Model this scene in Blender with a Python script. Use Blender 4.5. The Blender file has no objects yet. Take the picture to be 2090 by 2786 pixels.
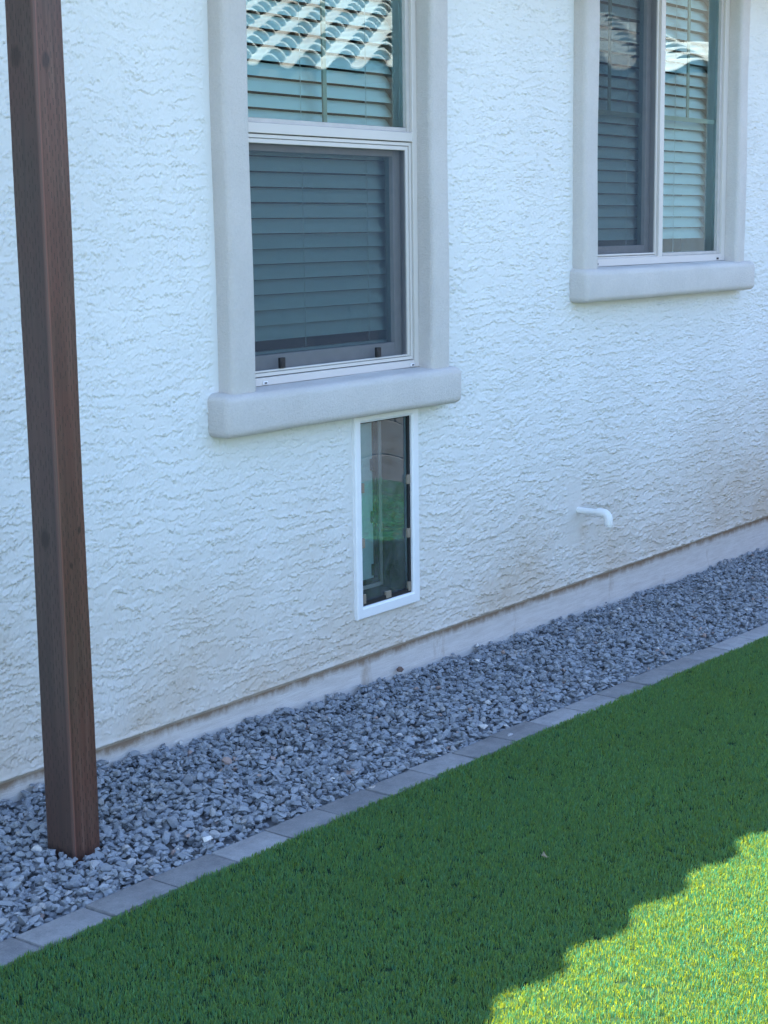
import bpy, bmesh, math, random
import numpy as np
from mathutils import Vector, Matrix

random.seed(7)
RNG = np.random.default_rng(11)
S = bpy.context.scene
COL = S.collection
PI = math.pi

# ------------------------------------------------------------------ camera
cam_d = bpy.data.cameras.new('camera')
cam = bpy.data.objects.new('camera', cam_d)
COL.objects.link(cam)
cr, cu, cf = (0.604671, -0.796361, -0.013518), (0.143966, 0.092588, 0.985242), (0.783356, 0.597693, -0.170635)
M4 = Matrix.Identity(4)
for i in range(3):
    M4[i][0], M4[i][1], M4[i][2] = cr[i], cu[i], -cf[i]
M4[2][3] = 1.5
cam.matrix_world = M4
cam_d.sensor_fit = 'VERTICAL'
cam_d.sensor_height = 36
cam_d.lens = 4413.67 / 2786 * 36
cam_d.clip_end = 600
S.camera = cam

# ------------------------------------------------------------------ sky, sun, exposure
SUN = Vector((-0.20, 0.42, 1.0)).normalized()          # direction towards the sun
W = bpy.data.worlds.new('World')
S.world = W
W.use_nodes = True
nt = W.node_tree
sky = nt.nodes.new('ShaderNodeTexSky')
sky.sky_type = 'NISHITA'
sky.sun_disc = False
sky.sun_elevation = math.asin(SUN.z)
sky.sun_rotation = math.atan2(SUN.x, SUN.y)
sky.air_density = 1.0
sky.dust_density = 0.6
sky.ozone_density = 3.0
bg = nt.nodes['Background']
bg.inputs['Strength'].default_value = 0.105
nt.links.new(sky.outputs['Color'], bg.inputs['Color'])
sun_d = bpy.data.lights.new('sun', 'SUN')
sun_d.energy = 5.0
sun_d.angle = math.radians(0.45)
sun_d.color = (1.0, 0.925, 0.76)
sun_o = bpy.data.objects.new('sun', sun_d)
sun_o.rotation_euler = SUN.to_track_quat('Z', 'Y').to_euler()
sun_o.location = (0, 0, 20)
COL.objects.link(sun_o)
S.view_settings.view_transform = 'Standard'
S.view_settings.look = 'None'
S.view_settings.gamma = 1
S.view_settings.use_curve_mapping = False
S.view_settings.exposure = 2.68
S.cycles.max_bounces = 10
S.cycles.transparent_max_bounces = 16
S.cycles.use_denoising = True

# ------------------------------------------------------------------ helpers
def tag(o, label=None, cat=None, group=None, kind=None):
    if label: o['label'] = label
    if cat: o['category'] = cat
    if group: o['group'] = group
    if kind: o['kind'] = kind
    return o

def empty(name, loc=(0, 0, 0), parent=None):
    o = bpy.data.objects.new(name, None)
    o.empty_display_size = 0.1
    o.location = loc
    o.parent = parent
    COL.objects.link(o)
    return o

def link(name, me, parent=None, loc=(0, 0, 0)):
    o = bpy.data.objects.new(name, me)
    o.location = loc
    o.parent = parent
    COL.objects.link(o)
    return o

def box_bm(bm, x0, x1, y0, y1, z0, z1):
    v = [bm.verts.new(p) for p in ((x0, y0, z0), (x1, y0, z0), (x1, y1, z0), (x0, y1, z0),
                                   (x0, y0, z1), (x1, y0, z1), (x1, y1, z1), (x0, y1, z1))]
    for f in ((3, 2, 1, 0), (4, 5, 6, 7), (0, 1, 5, 4), (1, 2, 6, 5), (2, 3, 7, 6), (3, 0, 4, 7)):
        bm.faces.new([v[i] for i in f])
    return v

def mesh_of(bm, name, mat, bevel=0, seg=2, smooth=False):
    if bevel:
        bmesh.ops.bevel(bm, geom=list(bm.edges), offset=bevel, segments=seg, profile=0.5, affect='EDGES')
    me = bpy.data.meshes.new(name)
    bm.to_mesh(me)
    bm.free()
    if mat: me.materials.append(mat)
    if smooth or bevel:
        me.shade_smooth() if hasattr(me, 'shade_smooth') else None
    return me

def boxes(name, mat, parent, lst, bevel=0, seg=2):
    bm = bmesh.new()
    for b in lst: box_bm(bm, *b)
    me = mesh_of(bm, name, mat, bevel, seg)
    if bevel:
        me.set_sharp_from_angle(angle=math.radians(40))
    return link(name, me, parent)

def frame_boxes(x0, x1, z0, z1, w, y0, y1, wb=None, wt=None):
    """four butted bars of a rectangular frame"""
    wb = w if wb is None else wb
    wt = w if wt is None else wt
    return [(x0, x0 + w, y0, y1, z0, z1), (x1 - w, x1, y0, y1, z0, z1),
            (x0 + w, x1 - w, y0, y1, z0, z0 + wb), (x0 + w, x1 - w, y0, y1, z1 - wt, z1)]

# ------------------------------------------------------------------ materials
class NT:
    def __init__(s, name):
        s.m = bpy.data.materials.new(name)
        s.m.use_nodes = True
        s.t = s.m.node_tree
        s.b = s.t.nodes['Principled BSDF']
        s.out = s.t.nodes['Material Output']
    def n(s, typ, **kw):
        nd = s.t.nodes.new('ShaderNode' + typ)
        for k, v in kw.items():
            if k.startswith('_'): nd.inputs[k[1:].replace('_', ' ')].default_value = v
            else: setattr(nd, k, v)
        return nd
    def l(s, a, b): s.t.links.new(a, b)
    def coord(s, which='Object', scale=(1, 1, 1)):
        tc = s.n('TexCoord')
        mp = s.n('Mapping')
        mp.inputs['Scale'].default_value = scale
        s.l(tc.outputs[which], mp.inputs['Vector'])
        return mp.outputs['Vector']
    def noise(s, vec, scale, detail=4, rough=0.5, dist=0):
        nd = s.n('TexNoise')
        nd.inputs['Scale'].default_value = scale
        nd.inputs['Detail'].default_value = detail
        nd.inputs['Roughness'].default_value = rough
        nd.inputs['Distortion'].default_value = dist
        s.l(vec, nd.inputs['Vector'])
        return nd.outputs['Fac']
    def ramp(s, fac, stops):
        r = s.n('ValToRGB')
        e = r.color_ramp.elements
        while len(e) < len(stops): e.new(0.5)
        for el, (p, c) in zip(e, stops):
            el.position = p
            el.color = (*c, 1) if len(c) == 3 else c
        s.l(fac, r.inputs['Fac'])
        return r.outputs['Color']
    def mix(s, fac, a, b, typ='MIX'):
        m = s.n('Mix', data_type='RGBA', blend_type=typ)
        for sock, v in ((m.inputs['Factor'], fac), (m.inputs[6], a), (m.inputs[7], b)):
            if isinstance(v, (int, float)): sock.default_value = v
            elif isinstance(v, tuple): sock.default_value = (*v, 1)
            else: s.l(v, sock)
        return m.outputs[2]
    def math(s, op, a, b=None, c=None):
        m = s.n('Math', operation=op)
        for i, v in enumerate((a, b, c)):
            if v is None: continue
            if isinstance(v, (int, float)): m.inputs[i].default_value = v
            else: s.l(v, m.inputs[i])
        return m.outputs[0]
    def bump(s, h, strength=0.3, dist=0.01):
        b = s.n('Bump')
        b.inputs['Strength'].default_value = strength
        b.inputs['Distance'].default_value = dist
        s.l(h, b.inputs['Height'])
        s.l(b.outputs['Normal'], s.b.inputs['Normal'])
    def base(s, c):
        if isinstance(c, tuple): s.b.inputs['Base Color'].default_value = (*c, 1)
        else: s.l(c, s.b.inputs['Base Color'])
    def rough(s, r): s.b.inputs['Roughness'].default_value = r
    def spec(s, v): s.b.inputs['Specular IOR Level'].default_value = v

def m_simple(name, c, rough=0.6, spec=0.4, nz=0.06, scale=30):
    t = NT(name)
    v = t.coord()
    f = t.noise(v, scale, 4)
    lo = tuple(x * (1 - nz) for x in c); hi = tuple(min(1, x * (1 + nz)) for x in c)
    t.base(t.ramp(f, [(0.3, lo), (0.7, hi)]))
    t.rough(rough); t.spec(spec)
    return t.m

# stucco (relief is geometry; the material adds the sand grain, a beige tint lower down and tan dirt near the ground)
t = NT('stucco')
v = t.coord()
sep = t.n('SeparateXYZ'); t.l(v, sep.inputs[0])
big = t.noise(v, 1.3, 4, 0.6)
c0 = t.ramp(big, [(0.3, (0.69, 0.705, 0.695)), (0.7, (0.755, 0.77, 0.76))])
zf = t.math('MULTIPLY_ADD', sep.outputs['Z'], -1.35, t.math('MULTIPLY_ADD', t.noise(v, 0.9, 3), 1.3, 0.33))               # 1 near the ground, 0 above half a metre
dn = t.noise(v, 3.2, 6, 0.68)
dirt = t.math('MULTIPLY', t.math('MAXIMUM', zf, 0.0), t.math('SUBTRACT', t.math('MULTIPLY', dn, 2.4), 0.72))
dirt = t.math('MAXIMUM', dirt, 0.0)
cl = lambda q: t.math('MINIMUM', t.math('MAXIMUM', q, 0.0), 1.0)          # drip stain below the pipe stub
drip = t.math('MULTIPLY', cl(t.math('MULTIPLY_ADD', t.math('ABSOLUTE', t.math('ADD', sep.outputs['X'], -5.555)), -16.0, 1.25)),
              t.math('MULTIPLY', cl(t.math('MULTIPLY_ADD', sep.outputs['Z'], -14.0, 5.45)), cl(t.math('MULTIPLY_ADD', sep.outputs['Z'], 7.0, -1.2))))
dirt = t.math('MAXIMUM', dirt, t.math('MULTIPLY', drip, t.math('MULTIPLY', dn, 1.15)))
dirt = t.math('MINIMUM', t.math('MULTIPLY', dirt, 0.85), 0.62)
low_tint = t.math('MULTIPLY', t.math('MINIMUM', t.math('MAXIMUM', t.math('MULTIPLY_ADD', sep.outputs['Z'], -1.1, 1.0), 0.0), 1.0), t.math('MULTIPLY_ADD', t.noise(v, 6, 6, 0.7), 0.55, 0.20))  # beige is mixed in more strongly towards the bottom
c0 = t.mix(low_tint, c0, (0.58, 0.50, 0.40))
c1 = t.mix(dirt, c0, (0.50, 0.39, 0.28))
t.base(c1); t.rough(0.9); t.spec(0.2)
t.bump(t.noise(v, 420, 3, 0.6), 0.22, 0.002)
M_STUCCO = t.m

t = NT('trim_stucco')
v = t.coord()
t.base(t.mix(t.math('MULTIPLY_ADD', t.noise(v, 130, 5, 0.75), 0.9, t.math('MULTIPLY_ADD', t.noise(v, 5, 5, 0.65), 0.9, -0.4)), (0.58, 0.555, 0.53), (0.77, 0.735, 0.70)))
sp = t.noise(v, 130, 6, 0.8)
t.rough(0.92); t.spec(0.2); t.bump(sp, 1.0, 0.006)
M_TRIM = t.m

t = NT('foundation_paint')
v = t.coord('Object', (1.2, 1, 9))
g = t.noise(v, 7, 6, 0.7)
v2 = t.coord()
st = t.noise(t.coord('Object', (1, 1, .35)), 9, 7, 0.72)
sf = t.n('SeparateXYZ'); t.l(v2, sf.inputs[0])
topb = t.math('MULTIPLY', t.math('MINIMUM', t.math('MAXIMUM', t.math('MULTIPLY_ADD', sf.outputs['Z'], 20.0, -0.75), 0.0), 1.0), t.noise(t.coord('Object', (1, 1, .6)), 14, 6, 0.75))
c = t.ramp(g, [(0.25, (0.55, 0.51, 0.475)), (0.6, (0.67, 0.64, 0.61))])
c = t.mix(t.ramp(st, [(0.60, (0, 0, 0)), (0.74, (0.75, 0.75, 0.75))]), c, (0.36, 0.27, 0.19))
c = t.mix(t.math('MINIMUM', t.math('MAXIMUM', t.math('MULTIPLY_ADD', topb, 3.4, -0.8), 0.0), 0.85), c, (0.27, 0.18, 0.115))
t.base(c); t.rough(0.9); t.spec(0.2)
t.bump(t.noise(t.coord('Object', (1, 1, 12)), 16, 6, 0.7), 0.5, 0.006)
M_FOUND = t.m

t = NT('vinyl_frame')
v = t.coord()
t.base(t.mix(t.noise(v, 6, 4), (0.60, 0.565, 0.53), (0.65, 0.615, 0.58)))
t.rough(0.45); t.spec(0.4)
M_VINYL = t.m
M_VINYLD = m_simple('bead_vinyl', (0.50, 0.475, 0.45), 0.45)
M_GASKET = m_simple('black_gasket', (0.012, 0.013, 0.014), 0.6)
M_TRACK = m_simple('track_shadow_gap', (0.10, 0.095, 0.09), 0.6)
M_WHITE = m_simple('white_plastic', (0.80, 0.81, 0.82), 0.35, 0.5, 0.02)
M_TAN = m_simple('tan_magnet', (0.25, 0.21, 0.16), 0.5, 0.4, 0.1)
M_CLIP = m_simple('black_clip', (0.02, 0.02, 0.022), 0.5)
M_METAL = m_simple('weep_metal', (0.40, 0.33, 0.26), 0.6, 0.4, 0.25, 12)
M_PVC = m_simple('pvc', (0.78, 0.78, 0.76), 0.4, 0.5, 0.03)
M_DARK = m_simple('room_dark', (0.10, 0.095, 0.09), 0.9)
M_REVEAL = m_simple('reveal_paint', (0.50, 0.48, 0.45), 0.8)
M_TUNNEL = m_simple('tunnel_grey', (0.045, 0.045, 0.05), 0.5)
M_SLAT = m_simple('slat_white', (0.88, 0.89, 0.88), 0.5, 0.4, 0.03, 4)
M_CORD = m_simple('cord_white', (0.7, 0.7, 0.68), 0.8)
M_MUNTIN = m_simple('muntin_tan', (0.46, 0.44, 0.36), 0.5)

def glass(name, tint, ior):
    t = NT(name)
    t.t.nodes.remove(t.b)
    fr = t.n('Fresnel'); fr.inputs['IOR'].default_value = ior
    tr = t.n('BsdfTransparent'); tr.inputs['Color'].default_value = (*tint, 1)
    gl = t.n('BsdfGlossy'); gl.inputs['Roughness'].default_value = 0.0; gl.inputs['Color'].default_value = (0.80, 0.97, 1.0, 1)
    mx = t.n('MixShader')
    t.l(fr.outputs[0], mx.inputs[0]); t.l(tr.outputs[0], mx.inputs[1]); t.l(gl.outputs[0], mx.inputs[2])
    t.l(mx.outputs[0], t.out.inputs['Surface'])
    return t.m
M_GLASS = glass('window_glass', (0.74, 0.98, 1.0), 1.80)
M_FLAP = glass('flap_plastic', (0.93, 0.98, 1.0), 2.1)
_t = M_FLAP.node_tree                          # a scuffed, slightly cloudy sheet
_o = _t.nodes['Material Output']; _src = _o.inputs['Surface'].links[0].from_socket
_d = _t.nodes.new('ShaderNodeBsdfDiffuse'); _d.inputs['Color'].default_value = (0.60, 0.66, 0.74, 1)
_n = _t.nodes.new('ShaderNodeTexNoise'); _n.inputs['Scale'].default_value = 14; _n.inputs['Detail'].default_value = 8; _n.inputs['Roughness'].default_value = 0.75
_c = _t.nodes.new('ShaderNodeTexCoord'); _t.links.new(_c.outputs['Object'], _n.inputs['Vector'])
_r = _t.nodes.new('ShaderNodeMapRange'); _r.inputs['From Min'].default_value = 0.35; _r.inputs['From Max'].default_value = 0.75
_r.inputs['To Min'].default_value = 0.025; _r.inputs['To Max'].default_value = 0.16
_t.links.new(_n.outputs['Fac'], _r.inputs['Value'])
_m = _t.nodes.new('ShaderNodeMixShader'); _t.links.new(_r.outputs['Result'], _m.inputs[0]); _t.links.new(_src, _m.inputs[1]); _t.links.new(_d.outputs[0], _m.inputs[2])
_t.links.new(_m.outputs[0], _o.inputs['Surface'])

t = NT('insect_screen')
di = t.n('BsdfDiffuse'); di.inputs['Color'].default_value = (0.066, 0.082, 0.105, 1)
tr = t.n('BsdfTransparent')
mx = t.n('MixShader'); mx.inputs[0].default_value = 0.50
t.l(tr.outputs[0], mx.inputs[1]); t.l(di.outputs[0], mx.inputs[2])
t.l(mx.outputs[0], t.out.inputs['Surface'])
M_SCREEN = t.m

t = NT('milky_flap')
t.base((0.66, 0.97, 1.0)); t.rough(0.25)
M_MILKY = t.m

# stained incised post
t = NT('stained_wood')
v = t.coord()
grain = t.noise(t.coord('Object', (1, 1, 0.030)), 52, 7, 0.68, 0.5)
blot = t.noise(t.coord('Object', (1, 1, 0.45)), 7, 5, 0.6)
sep0 = t.n('SeparateXYZ'); t.l(v, sep0.inputs[0])
c = t.ramp(grain, [(0.30, (0.030, 0.016, 0.012)), (0.52, (0.084, 0.044, 0.030)), (0.74, (0.155, 0.088, 0.062))])
c = t.mix(t.ramp(blot, [(0.35, (0, 0, 0)), (0.68, (0.8, 0.8, 0.8))]), c, (0.120, 0.040, 0.027))
edge = t.math('MAXIMUM', sep0.outputs['X'], sep0.outputs['Y'])
worn = t.math('MULTIPLY', t.math('LESS_THAN', edge, 0.0075), 0.55)
c = t.mix(worn, c, (0.23, 0.095, 0.068))
grey = t.math('MULTIPLY', t.math('LESS_THAN', sep0.outputs['X'], 0.004), 0.55)  # left face coloured darker and greyer to imitate its shade
c = t.mix(grey, c, (0.050, 0.041, 0.038))
sep = t.n('SeparateXYZ'); t.l(v, sep.inputs[0])
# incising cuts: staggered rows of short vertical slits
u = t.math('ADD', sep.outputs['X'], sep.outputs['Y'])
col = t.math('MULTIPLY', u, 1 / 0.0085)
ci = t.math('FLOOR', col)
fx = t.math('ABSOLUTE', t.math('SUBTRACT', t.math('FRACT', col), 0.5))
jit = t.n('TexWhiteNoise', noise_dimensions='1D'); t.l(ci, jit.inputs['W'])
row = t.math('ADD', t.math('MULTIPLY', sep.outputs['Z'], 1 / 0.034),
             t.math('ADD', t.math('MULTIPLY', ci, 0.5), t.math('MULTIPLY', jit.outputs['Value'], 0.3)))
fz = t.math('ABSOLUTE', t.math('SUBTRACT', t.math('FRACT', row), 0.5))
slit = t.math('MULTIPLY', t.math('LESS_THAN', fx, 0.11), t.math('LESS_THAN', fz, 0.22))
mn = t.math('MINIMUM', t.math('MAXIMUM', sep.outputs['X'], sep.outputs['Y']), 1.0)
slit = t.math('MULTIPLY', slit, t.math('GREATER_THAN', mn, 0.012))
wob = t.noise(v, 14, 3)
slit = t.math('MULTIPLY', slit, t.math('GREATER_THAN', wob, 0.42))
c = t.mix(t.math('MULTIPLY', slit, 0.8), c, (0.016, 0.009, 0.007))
# knots and the pale, dusty scuffs
kn = None
for (kx, ky, kz, kr) in ((0.0, 0.062, 1.895, 0.019), (0.030, 0.0, 1.885, 0.015), (0.0, 0.045, 0.80, 0.018), (0.068, 0.0, 0.815, 0.007), (0.035, 0.0, 0.735, 0.006)):
    dv = t.n('VectorMath', operation='SUBTRACT'); t.l(v, dv.inputs[0]); dv.inputs[1].default_value = (kx, ky, kz)
    sc = t.n('VectorMath', operation='MULTIPLY'); t.l(dv.outputs[0], sc.inputs[0]); sc.inputs[1].default_value = (1, 1, 0.62)
    ln = t.n('VectorMath', operation='LENGTH'); t.l(sc.outputs[0], ln.inputs[0])
    k = t.math('SUBTRACT', 1.0, t.math('DIVIDE', ln.outputs['Value'], kr))
    k = t.math('MINIMUM', t.math('MAXIMUM', t.math('MULTIPLY', k, 2.2), 0.0), 1.0)
    kn = k if kn is None else t.math('MAXIMUM', kn, k)
c = t.mix(t.math('MULTIPLY', kn, t.math('MULTIPLY_ADD', grain, 0.9, 0.2)), c, (0.018, 0.009, 0.007))
scuff = t.noise(v, 60, 6, 0.8)
scm = t.math('MULTIPLY', t.math('GREATER_THAN', scuff, 0.70), 0.5)
c = t.mix(scm, c, (0.16, 0.13, 0.12))
t.base(c); t.rough(0.5); t.spec(0.5)
hh = t.math('SUBTRACT', t.math('MULTIPLY', grain, 0.5), slit)
t.bump(hh, 0.4, 0.0015)
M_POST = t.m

# concrete pavers
t = NT('paver_concrete')
v = t.coord()
oi = t.n('ObjectInfo')
vv = t.n('VectorMath', operation='ADD'); t.l(v, vv.inputs[0])
rv = t.n('VectorMath', operation='SCALE'); rv.inputs[0].default_value = (7, 3, 5); t.l(oi.outputs['Random'], rv.inputs['Scale']); t.l(rv.outputs[0], vv.inputs[1])
vv = vv.outputs[0]
c = t.mix(t.math('MULTIPLY_ADD', t.noise(vv, 16, 7, 0.78), 2.0, -0.5), (0.165, 0.165, 0.175), (0.32, 0.32, 0.325))
rr = t.math('MULTIPLY_ADD', oi.outputs['Random'], 0.5, 0.74)
rgb = t.n('CombineColor'); [t.l(rr, rgb.inputs[i]) for i in range(3)]
c = t.mix(1.0, c, rgb.outputs[0], 'MULTIPLY')
gr = t.noise(vv, 260, 3, 0.7)
c = t.mix(t.ramp(gr, [(0.60, (0, 0, 0)), (0.72, (0.7, 0.7, 0.7))]), c, (0.40, 0.39, 0.37))
c = t.mix(t.ramp(gr, [(0.28, (0.6, 0.6, 0.6)), (0.40, (0, 0, 0))]), c, (0.08, 0.08, 0.085))
c = t.mix(t.ramp(t.noise(vv, 22, 5, 0.75), [(0.66, (0, 0, 0)), (0.78, (0.5, 0.5, 0.5))]), c, (0.38, 0.375, 0.36))
t.base(c); t.rough(0.9); t.spec(0.25)
t.bump(t.noise(vv, 190, 4, 0.7), 0.6, 0.002)
M_PAVER = t.m

t = NT('gravel_stone')
at = t.n('Attribute', attribute_name='stone_colour')
v = t.coord()
c = t.mix(t.noise(v, 240, 4, 0.7), (0.72, 0.72, 0.72), (1.25, 1.25, 1.25))
t.base(t.mix(1.0, at.outputs['Color'], c, 'MULTIPLY')); t.rough(0.85); t.spec(0.3)
t.bump(t.noise(v, 320, 4, 0.65), 0.5, 0.002)
M_STONE = t.m

t = NT('soil')
v = t.coord()
t.base(t.mix(t.noise(v, 8, 8, 0.7), (0.11, 0.10, 0.09), (0.20, 0.18, 0.16))); t.rough(0.95)
t.bump(t.noise(v, 60, 6, 0.7), 0.6, 0.01)
M_SOIL = t.m

t = NT('turf_backing')
v = t.coord()
t.base(t.mix(t.noise(v, 150, 3, 0.7), (0.010, 0.028, 0.014), (0.022, 0.048, 0.022))); t.rough(0.9); t.spec(0.1)
M_BACK = t.m

t = NT('turf_blade')
at = t.n('Attribute', attribute_name='blade_colour')
hs = t.n('HueSaturation'); t.l(at.outputs['Color'], hs.inputs['Color'])
geo = t.n('NewGeometry')
pn = t.noise(geo.outputs['Position'], 2.6, 4, 0.6)
t.l(t.math('MULTIPLY_ADD', pn, 0.35, 0.82), hs.inputs['Value'])
t.l(hs.outputs[0], t.b.inputs['Base Color'])
t.rough(0.5); t.spec(0.3)
at2 = t.n('Attribute', attribute_name='blade_through')
tl = t.n('BsdfTranslucent'); t.l(at2.outputs['Color'], tl.inputs['Color'])
mx = t.n('MixShader'); mx.inputs[0].default_value = 0.31
t.l(t.b.outputs[0], mx.inputs[1]); t.l(tl.outputs[0], mx.inputs[2]); t.l(mx.outputs[0], t.out.inputs['Surface'])
M_BLADE = t.m

M_ROOFS = [m_simple('roof_tile_cream', (0.62, 0.60, 0.57), 0.8, 0.2, 0.12, 9),
           m_simple('roof_tile_buff', (0.58, 0.51, 0.46), 0.8, 0.2, 0.12, 9),
           m_simple('roof_tile_pale', (0.68, 0.67, 0.65), 0.8, 0.2, 0.12, 9)]
M_DECK = m_simple('roof_deck', (0.10, 0.085, 0.07), 0.9)
M_SOFFIT = m_simple('soffit_paint', (0.60, 0.57, 0.52), 0.8)
M_NWALL = m_simple('far_stucco', (0.76, 0.77, 0.77), 0.9)
M_BLOCK = m_simple('block_grey', (0.12, 0.11, 0.125), 0.9, 0.2, 0.15, 25)
M_LEAF = m_simple('dry_leaf', (0.50, 0.44, 0.30), 0.8)

# ------------------------------------------------------------------ noise for the relief
def perlin(x, y, seed=0):
    rng = np.random.default_rng(seed)
    perm = rng.permutation(512)
    ang = rng.random(512) * 2 * np.pi
    gx, gy = np.cos(ang), np.sin(ang)
    xi = np.floor(x).astype(np.int64); yi = np.floor(y).astype(np.int64)
    xf = x - xi; yf = y - yi
    u = xf * xf * xf * (xf * (xf * 6 - 15) + 10); w = yf * yf * yf * (yf * (yf * 6 - 15) + 10)
    def g(ix, iy, fx, fy):
        h = perm[(perm[ix & 511] + iy) & 511]
        return gx[h] * fx + gy[h] * fy
    a = g(xi, yi, xf, yf); b = g(xi + 1, yi, xf - 1, yf)
    c = g(xi, yi + 1, xf, yf - 1); d = g(xi + 1, yi + 1, xf - 1, yf - 1)
    return (a + u * (b - a)) * (1 - w) + (c + u * (d - c)) * w

def fbm(x, y, oct=3, seed=0, gain=0.5):
    s = 0; a = 1
    for o in range(oct):
        s = s + a * perlin(x * 2 ** o, y * 2 ** o, seed + o * 17)
        a *= gain
    return s

def sstep(a, b, x):
    q = np.clip((x - a) / (b - a), 0, 1)
    return q * q * (3 - 2 * q)

# ------------------------------------------------------------------ layout numbers (metres; X along the wall, Y towards the house)
D = 3.24                                     # stucco face
ZB = 0.097                                   # lower edge of the stucco
WIN1 = (3.57, 4.458, 1.046, 2.62)
WIN2 = (5.565, 6.797, 1.350, 2.62)
PET = (4.079, 4.428, 0.237, 0.912)
def z_top(x): return 0.03 - 0.015 * (np.clip(x, -3, 14) - 2.1)      # top of the pavers, the yard falls to the right
def paver_y(x): return float(np.interp(x, [1.0, 3.1, 4.1, 5.68, 8.0, 9.5], [2.615, 2.612, 2.590, 2.553, 2.50, 2.46]))   # back edge

# ------------------------------------------------------------------ ground
xs = [-150, -3, 14, 150]
me = bpy.data.meshes.new('ground')
vs = []; fs = []
for x in xs:
    z = float(z_top(x)) - 0.09
    vs += [(x, -150, z), (x, 150, z)]
for i in range(3): fs.append((2 * i, 2 * i + 2, 2 * i + 3, 2 * i + 1))
me.from_pydata(vs, [], fs); me.materials.append(M_SOIL)
tag(link('ground', me), kind='structure')

# ------------------------------------------------------------------ house
house = tag(empty('house', (3.0, D, 0)), 'off-white heavily textured stucco house wall with two tan framed windows', 'house')
HL = Vector((-3.0, -D, 0))
def hp(o):                                   # child of the house, coordinates given in world space
    o.parent = house
    o.location = HL
    return o

def stucco_height(X, Z):
    """layered skip-trowel relief in metres, and a groove mask"""
    wx = 0.07 * fbm(X * 3.0, Z * 3.0, 2, 5)
    wz = 0.03 * fbm(X * 3.5, Z * 5.0, 2, 9)
    x = X + wx; z = Z + wz
    jag = fbm(X * 70, Z * 46, 3, 41, 0.65)
    jag2 = fbm(X * 22, Z * 20, 2, 51)
    dens = sstep(1.3, 0.25, Z)                               # busier, finer relief low on the wall
    seam = np.where((X > 5.207) & (Z < 0.62), 0.45, 0.0)
    def layer(freq, seed, amp_t, wob, xs, zs, jg):
        s0 = z * freq + wob * fbm(x * xs, z * zs, 3, seed) + 0.6 * perlin(X * 1.3, Z * 13.0, seed + 3) + seam
        k0 = np.floor(s0 + 0.5)                                  # each lap gets a ragged edge of its own
        s = s0 + 0.34 * fbm(X * 17 + k0 * 13.7, Z * 12 + k0 * 5.3, 2, seed + 31) + jg * fbm(X * 58 + k0 * 7.1, Z * 36, 3, seed + 33, 0.7)
        k = np.floor(s)
        saw = s - k
        # thick just above the drop, thin at the top of the lap: the edge looks down, a scored line runs below it
        m = sstep(amp_t, amp_t + 0.14, fbm(X * 9.5 + k * 3.1, Z * 11.0, 3, seed + 70, 0.6) + 0.20 * jag)
        lip = np.exp(-saw / (0.0030 * freq))
        h = 0.12 * (1 - saw) + 0.80 * lip - 1.15 * np.exp(-(1 - saw) / (0.0024 * freq))
        return h * m
    h1 = layer(27, 100, -0.12, 0.8, 1.8, 4.5, 0.36)
    h2 = layer(40, 200, 0.02, 1.7, 4.5, 8.0, 0.48)
    h3 = layer(30, 300, 0.02, 4.4, 15.0, 14.0, 0.60)
    rake = np.maximum(fbm(X * 105, Z * 34, 2, 301), 0) * sstep(0.02, 0.30, fbm(X * 6, Z * 7, 2, 310))
    drag = perlin(x * 3.0 + 2 * z, z * 120 + 6 * perlin(X * 2, Z * 2, 8), 320) * sstep(0.0, 0.3, fbm(X * 3, Z * 4, 2, 330))
    reg = sstep(-0.25, 0.25, fbm(X * 1.6, Z * 2.2, 2, 350))
    h = (0.0061 * h1 * (0.75 + 0.35 * dens) * (0.6 + 0.4 * reg) + 0.0046 * h2 * (0.75 + 0.5 * dens) * (1 - 0.5 * reg) + 0.0044 * h3 * (1 - 0.5 * dens) + 0.0030 * rake * (0.6 + 0.7 * dens)
         + 0.0007 * drag + 0.0006 * jag2 + 0.0012 * fbm(X * 2, Z * 2.5, 2, 77))
    h = h * (0.95 + 0.22 * np.clip(X - 3.2, 0, 2.6))           # the coat gets rougher towards the right
    # trowelled smooth beside the trims and the pet door
    def near(x0, x1, z0, z1, r):
        dx = np.maximum(np.maximum(x0 - X, X - x1), 0); dz = np.maximum(np.maximum(z0 - Z, Z - z1), 0)
        return sstep(0.2, 1.0, np.hypot(dx, dz) / r)
    k = near(3.46, 4.57, 0.93, 3, 0.032) * near(5.46, 6.89, 1.22, 3, 0.032) * near(*PET, 0.02) * near(5.45, 5.53, 0.28, 0.50, 0.03)
    return h * (0.12 + 0.88 * k), h

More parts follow.
